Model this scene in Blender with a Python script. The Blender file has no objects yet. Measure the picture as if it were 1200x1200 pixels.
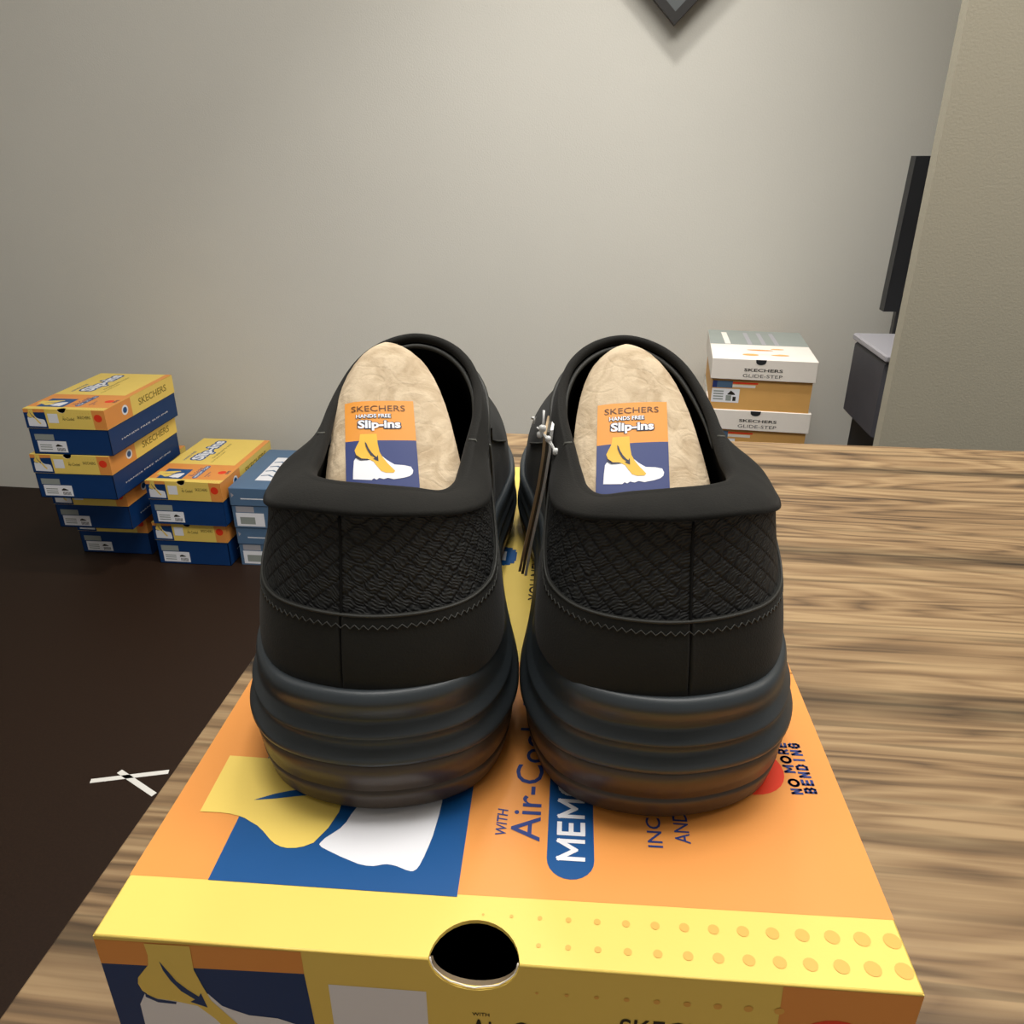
import bpy, math, random
from mathutils import Vector, Matrix
random.seed(4)
R = math.radians
C = bpy.context.scene.collection

# ------------------------------------------------------------------ camera, world, lights, exposure
cd = bpy.data.cameras.new('camera'); cam = bpy.data.objects.new('camera', cd); C.objects.link(cam)
cam.location = (0, 0, 1.0); cam.rotation_euler = (R(65.6), 0, 0)
cd.sensor_width = 36; cd.lens = 27.6; cd.clip_start = 0.01
bpy.context.scene.camera = cam
W = bpy.data.worlds.new('world'); bpy.context.scene.world = W; W.use_nodes = True
W.node_tree.nodes['Background'].inputs[0].default_value = (1.0, 0.97, 0.93, 1)
W.node_tree.nodes['Background'].inputs[1].default_value = 0.36
vs = bpy.context.scene.view_settings
vs.view_transform = 'Standard'; vs.look = 'None'; vs.gamma = 1; vs.exposure = -0.08
try: vs.use_curve_mapping = False
except Exception: pass

def area(name, loc, size, power, col, rot=(0, 0, 0)):
    l = bpy.data.lights.new(name, 'AREA'); l.shape = 'RECTANGLE'
    l.size, l.size_y = size; l.energy = power; l.color = col
    o = bpy.data.objects.new(name, l); C.objects.link(o); o.location = loc; o.rotation_euler = rot
    return o
area('ceiling_lamp_over_table', (0.15, 0.50, 2.55), (1.3, 0.7), 40, (1.0, 0.975, 0.93))
area('wall_top_fill', (0.60, 1.35, 2.55), (1.2, 0.3), 4, (1.0, 0.98, 0.95))  # added fill without a fixture, washes the top of the back wall
fill_ = area('wall_centre_fill', (0.12, 1.45, 2.55), (0.2, 0.2), 9, (1.0, 0.97, 0.93)); fill_.data.spread = R(80)  # added narrow fill, lifts the lower middle of the back wall
area('ceiling_lamp_right', (1.9, 0.4, 2.55), (1.2, 0.6), 22, (1.0, 0.95, 0.88))
area('ceiling_lamp_left', (-1.7, 0.3, 2.55), (1.2, 0.6), 8, (0.97, 0.96, 0.96))

# ------------------------------------------------------------------ materials
def srgb(r, g, b):
    f = lambda c: (c/12.92 if c <= .04045 else ((c+.055)/1.055)**2.4)
    return (f(r/255), f(g/255), f(b/255), 1)
def mat(name, col, rough=.6, spec=.5, bump=None, var=None, sheen=0):
    """plain procedural material: noise varies the colour a little, a finer noise gives bump"""
    m = bpy.data.materials.new(name); m.use_nodes = True
    nt = m.node_tree; b = nt.nodes['Principled BSDF']
    b.inputs['Base Color'].default_value = col
    b.inputs['Roughness'].default_value = rough
    b.inputs['Specular IOR Level'].default_value = spec
    if sheen: b.inputs['Sheen Weight'].default_value = sheen
    tc = nt.nodes.new('ShaderNodeTexCoord')
    if var:
        sc, amt = var
        n = nt.nodes.new('ShaderNodeTexNoise'); n.inputs['Scale'].default_value = sc; n.inputs['Detail'].default_value = 5
        nt.links.new(tc.outputs['Object'], n.inputs['Vector'])
        mr = nt.nodes.new('ShaderNodeMapRange')
        mr.inputs[1].default_value = .3; mr.inputs[2].default_value = .7
        mr.inputs[3].default_value = 1-amt; mr.inputs[4].default_value = 1+amt
        nt.links.new(n.outputs['Fac'], mr.inputs[0])
        hs = nt.nodes.new('ShaderNodeHueSaturation'); hs.inputs['Color'].default_value = col
        nt.links.new(mr.outputs[0], hs.inputs['Value']); nt.links.new(hs.outputs[0], b.inputs['Base Color'])
    if bump:
        sc, st, dist = bump
        n = nt.nodes.new('ShaderNodeTexNoise'); n.inputs['Scale'].default_value = sc; n.inputs['Detail'].default_value = 4
        nt.links.new(tc.outputs['Object'], n.inputs['Vector'])
        bp = nt.nodes.new('ShaderNodeBump'); bp.inputs['Strength'].default_value = st; bp.inputs['Distance'].default_value = dist
        nt.links.new(n.outputs['Fac'], bp.inputs['Height']); nt.links.new(bp.outputs[0], b.inputs['Normal'])
    return m

M = {}
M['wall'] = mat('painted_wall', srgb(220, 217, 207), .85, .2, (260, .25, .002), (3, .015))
M['wallshade'] = mat('wall_paint_shaded', srgb(172, 166, 148), .85, .2, (260, .25, .002), (3, .015))  # same wall paint, with the right wall's shade put into a darker colour
M['ceiling'] = mat('ceiling_paint', srgb(225, 222, 214), .9, .2, (60, .2, .002))
M['orange'] = mat('orange_print', srgb(232, 152, 74), .42, .4, (900, .08, .0003), (30, .015))
M['yellow'] = mat('yellow_print', srgb(240, 209, 104), .42, .4, (900, .08, .0003), (30, .015))
M['peach'] = mat('peach_print', srgb(232, 176, 82), .42, .4)
M['navy'] = mat('navy_print', srgb(10, 78, 138), .4, .4, None, (40, .03))
M['deepnavy'] = mat('deep_navy_print', srgb(12, 54, 106), .5, .3, None, (40, .03))
M['ink'] = mat('indigo_ink', srgb(44, 62, 124), .5, .3)
M['blackink'] = mat('black_ink', srgb(40, 36, 28), .55, .3)
M['oliveink'] = mat('olive_ink', srgb(150, 128, 52), .55, .3)
M['paper'] = mat('white_print', srgb(236, 236, 240), .45, .4)
M['red'] = mat('red_print', srgb(236, 60, 30), .45, .4)
M['cream'] = mat('white_card', srgb(240, 232, 222), .55, .3, None, (20, .02))
M['tan'] = mat('tan_card', srgb(222, 170, 98), .6, .3, None, (20, .04))
M['greycard'] = mat('grey_green_card', srgb(148, 154, 148), .6, .3, None, (20, .03))
M['bluecard'] = mat('slate_blue_card', srgb(84, 112, 142), .5, .4, None, (20, .04))
M['cardin'] = mat('raw_card_inside', srgb(120, 105, 84), .8, .2, (300, .2, .0005), (50, .08))
M['upper'] = mat('black_nubuck', srgb(31, 31, 28), .78, .25, (1500, .35, .0003), (60, .12), .05)
M['pad'] = mat('black_padded_lining', srgb(29, 28, 25), .85, .2, (1800, .4, .0003), (80, .12), .04)
M['inner'] = mat('black_inner_lining', srgb(16, 16, 15), .95, .1, (1800, .3, .0003))
M['mid'] = mat('black_foam', srgb(50, 56, 60), .42, .5, (2200, .12, .0002), (40, .08))
M['outsole'] = mat('smoky_brown_rubber', srgb(70, 58, 46), .38, .5, (700, .1, .0003), (35, .15))
M['seam'] = mat('charcoal_seam', srgb(18, 18, 18), .8, .2)
M['thread'] = mat('grey_thread', srgb(84, 84, 78), .7, .3)
M['edge'] = mat('dark_binding', srgb(50, 50, 46), .6, .4)
M['tagside'] = mat('tag_card_dark', srgb(70, 66, 58), .4, .5)
M['taglight'] = mat('tag_card_pale', srgb(240, 240, 238), .35, .5)
M['tagbeige'] = mat('tag_card_beige', srgb(186, 160, 124), .4, .5)
M['plastic'] = mat('clear_white_plastic', srgb(225, 225, 222), .3, .5)
M['charcoal'] = mat('charcoal_plastic', srgb(72, 72, 78), .5, .4, None, (15, .08))
M['darkgrey'] = mat('dark_grey_plastic', srgb(40, 41, 44), .5, .4, None, (15, .08))
M['palegrey'] = mat('pale_grey_plastic', srgb(165, 163, 168), .5, .4)
M['tape'] = mat('white_tape', srgb(225, 222, 215), .6, .3)
M['frame'] = mat('black_frame', srgb(46, 44, 42), .5, .4, (200, .1, .001))
M['slate'] = mat('slate_panel', srgb(96, 100, 100), .5, .4, None, (12, .1))
M['stick_orange'] = mat('sticker_orange', srgb(226, 148, 52), .5, .3)
M['stick_navy'] = mat('sticker_navy', srgb(42, 56, 112), .5, .3)
M['stick_yellow'] = mat('sticker_yellow', srgb(232, 182, 54), .5, .3)
M['brownink'] = mat('brown_ink', srgb(92, 56, 26), .5, .3)
M['darkink'] = mat('dark_navy_ink', srgb(34, 36, 60), .5, .3)
M['metal'] = mat('dark_steel', srgb(50, 50, 52), .4, .5)

def insert_material():
    m = mat('moulded_pulp', srgb(206, 184, 154), .85, .2)
    nt = m.node_tree; b = nt.nodes['Principled BSDF']
    tc = nt.nodes.new('ShaderNodeTexCoord')
    n1 = nt.nodes.new('ShaderNodeTexNoise'); n1.inputs['Scale'].default_value = 90; n1.inputs['Detail'].default_value = 6
    n1.inputs['Distortion'].default_value = 1.6
    n2 = nt.nodes.new('ShaderNodeTexNoise'); n2.inputs['Scale'].default_value = 900; n2.inputs['Detail'].default_value = 3
    vz = nt.nodes.new('ShaderNodeTexVoronoi'); vz.inputs['Scale'].default_value = 75; vz.feature = 'DISTANCE_TO_EDGE'
    nz = nt.nodes.new('ShaderNodeTexNoise'); nz.inputs['Scale'].default_value = 40
    mx = nt.nodes.new('ShaderNodeVectorMath'); mx.operation = 'MULTIPLY_ADD'; mx.inputs[1].default_value = (.03, .03, .03)
    nt.links.new(tc.outputs['Object'], nz.inputs['Vector'])
    nt.links.new(nz.outputs['Color'], mx.inputs[0]); nt.links.new(tc.outputs['Object'], mx.inputs[2])
    nt.links.new(mx.outputs[0], vz.inputs['Vector'])
    for n in (n1, n2): nt.links.new(tc.outputs['Object'], n.inputs['Vector'])
    r = nt.nodes.new('ShaderNodeValToRGB')
    r.color_ramp.elements[0].position = .32; r.color_ramp.elements[0].color = srgb(186, 164, 134)
    r.color_ramp.elements[1].position = .62; r.color_ramp.elements[1].color = srgb(214, 194, 164)
    nt.links.new(n1.outputs['Fac'], r.inputs[0]); nt.links.new(r.outputs[0], b.inputs['Base Color'])
    ms = nt.nodes.new('ShaderNodeMapRange'); ms.inputs[1].default_value = 0; ms.inputs[2].default_value = .06
    ms.inputs[3].default_value = -.12; ms.inputs[4].default_value = 0
    nt.links.new(vz.outputs['Distance'], ms.inputs[0])
    a = nt.nodes.new('ShaderNodeMath'); a.operation = 'ADD'
    nt.links.new(n1.outputs['Fac'], a.inputs[0]); nt.links.new(ms.outputs[0], a.inputs[1])
    a2 = nt.nodes.new('ShaderNodeMath'); a2.operation = 'MULTIPLY_ADD'; a2.inputs[1].default_value = .25
    nt.links.new(n2.outputs['Fac'], a2.inputs[0]); nt.links.new(a.outputs[0], a2.inputs[2])
    bp = nt.nodes.new('ShaderNodeBump'); bp.inputs['Strength'].default_value = .55; bp.inputs['Distance'].default_value = .0012
    nt.links.new(a2.outputs[0], bp.inputs['Height']); nt.links.new(bp.outputs[0], b.inputs['Normal'])
    return m
M['pulp'] = insert_material()

def knit_material():
    """black engineered knit: quilted diamonds with fine ribs, laid out along the UVs (metres)"""
    m = mat('black_engineered_knit', srgb(26, 27, 28), .7, .35)
    nt = m.node_tree; b = nt.nodes['Principled BSDF']
    uv = nt.nodes.new('ShaderNodeUVMap'); uv.uv_map = 'UVMap'
    sp = nt.nodes.new('ShaderNodeSeparateXYZ'); nt.links.new(uv.outputs[0], sp.inputs[0])
    def mth(op, a, b_=None, c=None):
        n = nt.nodes.new('ShaderNodeMath'); n.operation = op
        for i, v in enumerate((a, b_, c)):
            if v is None: continue
            if isinstance(v, (int, float)): n.inputs[i].default_value = v
            else: nt.links.new(v, n.inputs[i])
        return n.outputs[0]
    nz = nt.nodes.new('ShaderNodeTexNoise'); nz.inputs['Scale'].default_value = 260; nt.links.new(uv.outputs[0], nz.inputs['Vector'])
    w = mth('MULTIPLY', mth('SUBTRACT', nz.outputs['Fac'], .5), .0022)
    u = mth('ADD', sp.outputs[0], w); v = mth('ADD', sp.outputs[1], w)
    p = .0052
    d1 = mth('PINGPONG', mth('ADD', mth('MULTIPLY', u, .8), v), p/2)
    d2 = mth('PINGPONG', mth('SUBTRACT', mth('MULTIPLY', u, .8), v), p/2)
    dia = mth('MINIMUM', d1, d2)                                   # 0 on the lattice lines
    lat = mth('MULTIPLY', mth('SMOOTH_MIN', dia, .0009, .0004), 900)
    rib = mth('SINE', mth('MULTIPLY', mth('ADD', mth('MULTIPLY', u, .55), v), 2*math.pi/.00105))
    rib2 = mth('SINE', mth('MULTIPLY', u, 2*math.pi/.0021))
    ribs = mth('MULTIPLY', mth('MULTIPLY', rib, mth('ADD', mth('MULTIPLY', rib2, .5), .8)), .28)
    h = mth('ADD', lat, ribs)
    bp = nt.nodes.new('ShaderNodeBump'); bp.inputs['Strength'].default_value = 1.0; bp.inputs['Distance'].default_value = .00045
    nt.links.new(h, bp.inputs['Height']); nt.links.new(bp.outputs[0], b.inputs['Normal'])
    cr = nt.nodes.new('ShaderNodeValToRGB')
    cr.color_ramp.elements[0].position = .15; cr.color_ramp.elements[0].color = srgb(9, 10, 12)
    cr.color_ramp.elements[1].position = 1.0; cr.color_ramp.elements[1].color = srgb(42, 43, 42)
    nt.links.new(h, cr.inputs[0]); nt.links.new(cr.outputs[0], b.inputs['Base Color'])
    return m
M['knit'] = knit_material()

def wood_material(name, cols, seam, scale=1.0, rough=.5):
    """printed boards running along local X; 'seam' = board width along local Y"""
    m = mat(name, cols[1], rough, .35)
    nt = m.node_tree; b = nt.nodes['Principled BSDF']
    tc = nt.nodes.new('ShaderNodeTexCoord')
    def mp(s):
        n = nt.nodes.new('ShaderNodeMapping'); n.inputs['Scale'].default_value = s
        nt.links.new(tc.outputs['Object'], n.inputs[0]); return n.outputs[0]
    def noise(vec, sc, det=4, dist=0):
        n = nt.nodes.new('ShaderNodeTexNoise'); n.inputs['Scale'].default_value = sc
        n.inputs['Detail'].default_value = det; n.inputs['Distortion'].default_value = dist
        nt.links.new(vec, n.inputs['Vector']); return n.outputs['Fac']
    def mth(op, a, b_=None, c=None):
        n = nt.nodes.new('ShaderNodeMath'); n.operation = op
        for i, v in enumerate((a, b_, c)):
            if v is None: continue
            if isinstance(v, (int, float)): n.inputs[i].default_value = v
            else: nt.links.new(v, n.inputs[i])
        return n.outputs[0]
    sx = nt.nodes.new('ShaderNodeSeparateXYZ'); nt.links.new(tc.outputs['Object'], sx.inputs[0])
    y = sx.outputs[1]
    big = noise(mp((.8*scale, 6*scale, 1)), 1.4, 3, .5)              # slow contours give cathedral figure
    rings = mth('PINGPONG', mth('ADD', mth('MULTIPLY', big, 1.0), mth('MULTIPLY', y, 1.2)), .028)
    rings = mth('MULTIPLY', rings, 1/.028)
    fine = noise(mp((1.3*scale, 120*scale, 1)), 1.5, 3, .2)
    dark = noise(mp((1.0*scale, 46*scale, 1)), 1.4, 2, .7)
    dl = nt.nodes.new('ShaderNodeMapRange'); dl.interpolation_type = 'SMOOTHSTEP'; dl.inputs[1].default_value = .36; dl.inputs[2].default_value = .46; dl.inputs[3].default_value = .62; dl.inputs[4].default_value = 1
    nt.links.new(dark, dl.inputs[0])
    mid = noise(mp((1.5*scale, 17*scale, 1)), 1.3, 4, .9)
    tone = mth('ADD', mth('MULTIPLY', rings, .20), mth('ADD', mth('MULTIPLY', fine, .36), mth('MULTIPLY', mid, .54)))
    cr = nt.nodes.new('ShaderNodeValToRGB'); e = cr.color_ramp.elements
    e[0].position = .34; e[0].color = cols[0]; e[1].position = .72; e[1].color = cols[2]
    k = e.new(.5); k.color = cols[1]
    nt.links.new(tone, cr.inputs[0])
    # smoky darker bands where boards meet
    wob = mth('MULTIPLY', mth('SUBTRACT', noise(mp((3, 3, 1)), 1.5), .5), .02)
    sd = mth('PINGPONG', mth('ADD', mth('ADD', y, seam[1]), wob), seam[0]/2)
    soft = nt.nodes.new('ShaderNodeMapRange'); soft.interpolation_type = 'SMOOTHSTEP'
    soft.inputs[1].default_value = 0; soft.inputs[2].default_value = seam[2]; soft.inputs[3].default_value = .45; soft.inputs[4].default_value = 1
    nt.links.new(mth('ADD', sd, mth('MULTIPLY', mth('SUBTRACT', mid, .5), seam[2]*1.2)), soft.inputs[0])
    line = nt.nodes.new('ShaderNodeMapRange'); line.inputs[1].default_value = .0006; line.inputs[2].default_value = .002
    line.inputs[3].default_value = .55; line.inputs[4].default_value = 1
    nt.links.new(mth('PINGPONG', mth('ADD', y, seam[1]), seam[0]/2), line.inputs[0])
    hs = nt.nodes.new('ShaderNodeHueSaturation')
    nt.links.new(cr.outputs[0], hs.inputs['Color'])
    nt.links.new(mth('MULTIPLY', mth('MULTIPLY', soft.outputs[0], line.outputs[0]), dl.outputs[0]), hs.inputs['Value'])
    nt.links.new(hs.outputs[0], b.inputs['Base Color'])
    bp = nt.nodes.new('ShaderNodeBump'); bp.inputs['Strength'].default_value = .15; bp.inputs['Distance'].default_value = .001
    nt.links.new(fine, bp.inputs['Height']); nt.links.new(bp.outputs[0], b.inputs['Normal'])
    return m
M['wood'] = wood_material('oak_laminate', (srgb(76, 59, 42), srgb(128, 102, 72), srgb(160, 134, 98)), (.2, -.008+.2, .02), 1.5, .45)
M['floorwood'] = mat('dark_brown_floor', srgb(38, 23, 12), .6, .25, (500, .2, .0006), (220, .18))

# ------------------------------------------------------------------ mesh helpers
def vadd(a, b, k=1.0): return (a[0]+b[0]*k, a[1]+b[1]*k, a[2]+b[2]*k)
_text = {}
def text_mesh(s, bold):
    k = (s, bold)
    if k not in _text:
        c = bpy.data.curves.new('t', 'FONT'); c.body = s; c.size = 1; c.offset = bold; c.resolution_u = 3
        o = bpy.data.objects.new('t', c); C.objects.link(o)
        dg = bpy.context.evaluated_depsgraph_get(); dg.update()
        me = bpy.data.meshes.new_from_object(o.evaluated_get(dg))
        _text[k] = ([tuple(v.co) for v in me.vertices], [tuple(p.vertices) for p in me.polygons])
        bpy.data.objects.remove(o); bpy.data.curves.remove(c); bpy.data.meshes.remove(me)
    return _text[k]

_O = [(.5+.5*math.cos(math.pi*k/8), .5+.5*math.sin(math.pi*k/8)) for k in range(17)]
GLYPH = {'M': [[(0,0),(0,1),(.5,.32),(1,1),(1,0)]], 'E': [[(1,0),(0,0),(0,1),(1,1)],[(0,.5),(.9,.5)]], 'O': [_O], 'R': [[(0,0),(0,1),(.7,1),(1,.85),(1,.6),(.7,.45),(0,.45)],[(.5,.45),(1,0)]],
         'Y': [[(0,1),(.5,.5),(1,1)],[(.5,.5),(.5,0)]], 'F': [[(0,0),(0,1),(1,1)],[(0,.5),(.85,.5)]], 'A': [[(0,0),(.5,1),(1,0)],[(.2,.33),(.8,.33)]], 'N': [[(0,0),(0,1),(1,0),(1,1)]],
         'B': [[(0,0),(0,1),(.7,1),(.95,.78),(.7,.52),(1,.26),(.75,0),(0,0)],[(0,.52),(.7,.52)]], 'D': [[(0,0),(0,1),(.6,1),(1,.7),(1,.3),(.6,0),(0,0)]], 'I': [[(.5,0),(.5,1)]], 'G': [[(1,.85),(.7,1),(.3,1),(0,.7),(0,.3),(.3,0),(.75,0),(1,.2),(1,.5),(.6,.5)]]}
class MB:
    """collects faces with materials, then links ONE mesh object"""
    def __init__(s): s.v = []; s.f = []; s.m = []; s.sm = []; s.mats = []; s.uv = {}
    def mi(s, m):
        m = M[m]
        if m not in s.mats: s.mats.append(m)
        return s.mats.index(m)
    def add(s, vs_, fs, m, smooth=False, uvs=None):
        b = len(s.v); s.v += [tuple(v) for v in vs_]; k = s.mi(m)
        for f in fs:
            s.f.append(tuple(i+b for i in f)); s.m.append(k); s.sm.append(smooth)
            if uvs: s.uv[len(s.f)-1] = [uvs[i] for i in f]
    def box(s, lo, hi, m):
        x0, y0, z0 = lo; x1, y1, z1 = hi
        s.add([(x0,y0,z0),(x1,y0,z0),(x1,y1,z0),(x0,y1,z0),(x0,y0,z1),(x1,y0,z1),(x1,y1,z1),(x0,y1,z1)],
              [(0,3,2,1),(4,5,6,7),(0,1,5,4),(1,2,6,5),(2,3,7,6),(3,0,4,7)], m)
    def cham(s, lo, hi, m, c=.002):
        """box with chamfered edges"""
        vs_ = []; 
        for k in range(3):
            for sx in (0, 1):
                for sy in (0, 1):
                    for sz in (0, 1):
                        p = [hi[0] if sx else lo[0], hi[1] if sy else lo[1], hi[2] if sz else lo[2]]
                        for a, sg in enumerate((sx, sy, sz)):
                            if a != k: p[a] += -c if sg else c
                        vs_.append(tuple(p))
        s.hull(vs_, m)
    def hull(s, pts, m):
        import bmesh
        bm = bmesh.new()
        for p in pts: bm.verts.new(p)
        bmesh.ops.convex_hull(bm, input=bm.verts)
        bmesh.ops.dissolve_limit(bm, angle_limit=.01, verts=bm.verts, edges=bm.edges)
        bm.verts.index_update()
        s.add([tuple(v.co) for v in bm.verts], [tuple(v.index for v in f.verts) for f in bm.faces], m); bm.free()
    def prism(s, poly, fn, t, m, mside=None):
        """poly in 2-D, fn(x,y,h) -> 3-D, thickness t downwards from h=0"""
        n = len(poly)
        vs_ = [fn(x, y, 0) for x, y in poly] + [fn(x, y, -t) for x, y in poly]
        s.add(vs_, [tuple(range(n))], m)
        s.add(vs_, [tuple(range(2*n-1, n-1, -1))]+[(i, i+n, (i+1) % n+n, (i+1) % n) for i in range(n)], mside or m)
    def poly(s, pts, fn, m, h=.0001):
        s.add([fn(x, y, h) for x, y in pts], [tuple(range(len(pts)))], m)
    def rect(s, x0, y0, x1, y1, fn, m, h=.0001): s.poly([(x0,y0),(x1,y0),(x1,y1),(x0,y1)], fn, m, h)
    def disc(s, x, y, rx, ry, fn, m, h=.0001, n=18):
        s.poly([(x+rx*math.cos(2*math.pi*i/n), y+ry*math.sin(2*math.pi*i/n)) for i in range(n)], fn, m, h)
    def text(s, st, box, fn, m, h=.0002, bold=0.0, up=False, shear=0, fit=0.0):
        """fit a string into box (x0,y0,x1,y1); up=True writes from bottom to top (letters' tops face -x)"""
        vs_, fs = text_mesh(st, bold); ref, _ = text_mesh(st, fit)
        ax = min(v[0] for v in ref); bx = max(v[0] for v in ref); ay = min(v[1] for v in ref); by = max(v[1] for v in ref)
        x0, y0, x1, y1 = box; out = []
        for v in vs_:
            p = (v[0]-ax)/(bx-ax); q = (v[1]-ay)/(by-ay)
            if up: X = x1-q*(x1-x0); Y = y0+(p+shear*q)*(y1-y0)
            else: X = x0+(p+shear*q)*(x1-x0); Y = y0+q*(y1-y0)
            out.append(fn(X, Y, h))
        s.add(out, fs, m)
    def tube(s, pts, r, m, n=8, cap=True):
        P = [Vector(p) for p in pts]; vs_ = []; fs = []; rr = r if isinstance(r, (list, tuple)) else [r]*len(P)
        up = Vector((.13, .27, .95))
        for i, p in enumerate(P):
            d = (P[min(i+1, len(P)-1)]-P[max(i-1, 0)]).normalized()
            a = d.cross(up).normalized(); b = a.cross(d)
            for k in range(n):
                t = 2*math.pi*k/n; vs_.append(p+a*(rr[i]*math.cos(t))+b*(rr[i]*math.sin(t)))
        for i in range(len(P)-1):
            for k in range(n):
                fs.append((i*n+k, i*n+(k+1) % n, (i+1)*n+(k+1) % n, (i+1)*n+k))
        if cap: fs += [tuple(range(n-1, -1, -1)), tuple(range((len(P)-1)*n, len(P)*n))]
        s.add(vs_, fs, m, True)
    def grid(s, rows, m, closed=True, smooth=True, uvs=None, flip=False):
        n = len(rows[0]); vs_ = [p for r_ in rows for p in r_]; fs = []
        for i in range(len(rows)-1):
            for k in range(n if closed else n-1):
                f = (i*n+k, i*n+(k+1) % n, (i+1)*n+(k+1) % n, (i+1)*n+k)
                fs.append(f[::-1] if flip else f)
        s.add(vs_, fs, m, smooth, uvs)
    def strokes(s, st, box, fn, m, h=.0002, w=.16, asp=.95, gap=.22):
        """block capitals drawn with even strokes, reading from bottom to top"""
        x0, y0, x1, y1 = box; S = x1-x0; cx = 0
        for ch in st:
            if ch == ' ': cx += .5; continue
            wd = 1.0*asp if ch in 'MO' else .68*asp
            for pl in GLYPH[ch]:
                for (ax_, ay), (bx_, by) in zip(pl, pl[1:]):
                    ax2, bx2 = cx+w/2+ax_*(wd-w), cx+w/2+bx_*(wd-w); ay2, by2 = w/2+ay*(1-w), w/2+by*(1-w)
                    d = Vector((bx2-ax2, by2-ay2)); l = d.length or 1; d /= l; nn = Vector((-d.y, d.x))*w/2; e_ = d*w*.42
                    q = [Vector((ax2, ay2))-e_+nn, Vector((ax2, ay2))-e_-nn, Vector((bx2, by2))+e_-nn, Vector((bx2, by2))+e_+nn]
                    s.add([fn(x1-p.y*S, y0+p.x*S, h) for p in q], [(0, 1, 2, 3)], m)
            cx += wd+gap
    def build(s, name, parent=None, loc=None, label=None):
        me = bpy.data.meshes.new(name); me.from_pydata(s.v, [], s.f)
        for m in s.mats: me.materials.append(m)
        me.polygons.foreach_set('material_index', s.m); me.polygons.foreach_set('use_smooth', s.sm)
        if s.uv:
            ul = me.uv_layers.new(name='UVMap')
            for fi, us in s.uv.items():
                for li, u in zip(me.polygons[fi].loop_indices, us): ul.data[li].uv = u
        me.update()
        o = bpy.data.objects.new(name, me); C.objects.link(o)
        if parent: o.parent = parent
        if loc: o.location = loc
        if label: o['label'] = label
        return o

def thing(name, label, cat, loc=(0, 0, 0), rz=0, group=None):
    o = bpy.data.objects.new(name, None); C.objects.link(o); o.empty_display_size = .05
    o.location = loc; o.rotation_euler = (0, 0, rz); o['label'] = label; o['category'] = cat
    if group: o['group'] = group
    return o
def tag(o, label, cat, group=None):
    o['label'] = label; o['category'] = cat
    if group: o['group'] = group
    return o
def structure(mb, name, rz=0, loc=None):
    o = mb.build(name); o['kind'] = 'structure'
    if loc: o.location = loc
    o.rotation_euler[2] = rz; return o

# ------------------------------------------------------------------ room
YAW = R(-7.0)
b = MB(); b.box((-4, -2.5, -.05), (4, 4, 0), 'floorwood'); structure(b, 'floor')
b = MB(); b.box((-4, -2.5, 2.6), (4, 4, 2.65), 'ceiling'); structure(b, 'ceiling')
b = MB(); b.box((-4, 0, 0), (4, .1, 2.6), 'wall'); structure(b, 'wall_back', YAW, (-.09, 2.215, 0))
b = MB(); b.box((-3.2, -2.5, 0), (-3.1, 4, 2.6), 'wall'); structure(b, 'wall_left')
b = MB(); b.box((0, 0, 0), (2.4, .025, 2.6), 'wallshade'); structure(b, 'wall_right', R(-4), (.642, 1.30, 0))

# ------------------------------------------------------------------ table
TZ = .701
tb = thing('table', 'wooden table with brown grained top carrying the big open-front shoe box', 'table', (-.2, 0, 0), 0)
def table_top():
    m = MB(); m.cham((0, -.25, TZ-.03), (1.25, .885, TZ), 'wood', .0012); return m
# the slab is laid out in its own frame: left edge runs almost straight away from the camera
to = bpy.data.objects.new('table_frame', None); bpy.data.objects.remove(to)
top = table_top().build('tabletop', tb)
for x, y in ((.05, .03), (1.18, .03), (.05, .80), (1.18, .80)):
    m = MB(); m.cham((x, y, 0), (x+.045, y+.045, TZ-.03), 'metal', .002); m.build('leg', tb)
for y in (.045, .815):
    m = MB(); m.cham((.06, y, TZ-.09), (1.21, y+.015, TZ-.03), 'metal', .002); m.build('apron', tb)
tb.rotation_euler = (0, 0, R(-6.2)); tb.location = (-.2145, .018, 0)

# ------------------------------------------------------------------ the yellow and orange shoe boxes
BW, BL, BH, SK, TH = .201, .331, .122, .052, .0012
def f_top(z): return lambda x, y, h: (x, y, z+h)
def f_front(z): return lambda x, y, h: (x, -h, z+y)
def f_right(x1, z): return lambda x, y, h: (x1+h, x, z+y)
def f_left(z): return lambda x, y, h: (-h, x, z+y)
def f_back(y1, z): return lambda x, y, h: (x, y1+h, z+y)

FOOT = [(275,790),(395,790),(400,860),(410,920),(430,955),(465,1000),(500,1035),(513,1050),(500,1062),(450,1062),(415,1050),(390,1020),(365,985),(330,968),(280,962),(243,935),(232,905),(250,870),(268,840)]
SHOE = [(240,955),(225,975),(218,1040),(215,1100),(345,1110),(362,1098),(380,1108),(400,1096),(430,1104),(460,1096),(500,1105),(570,1095),(610,1084),(632,1068),(638,1045),(625,1020),(580,1010),(510,1005),(460,975),(430,950),(395,958),(365,972),(320,975),(275,968)]
ARROW = [(308,845),(320,858),(332,890),(350,918),(372,943),(388,955),(398,940),(400,985),(362,968),(374,962),(345,938),(325,905),(312,875)]
HEELARC = [(232,928),(248,948),(275,962),(325,966),(322,975),(270,975),(240,957)]
def picto(b, fn, X, h0, mats=('stick_yellow', 'paper', 'darkink'), dh=.00006):
    """the foot slipping into a white shoe; X maps drawing units to surface units"""
    ye, wh, dk = mats
    b.poly([X(p) for p in SHOE], fn, wh, h0)
    b.poly([X(p) for p in FOOT], fn, ye, h0+dh)
    b.poly([X(p) for p in ARROW], fn, dk, h0+2*dh)
    b.poly([X(p) for p in HEELARC], fn, dk, h0+2*dh)

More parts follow.
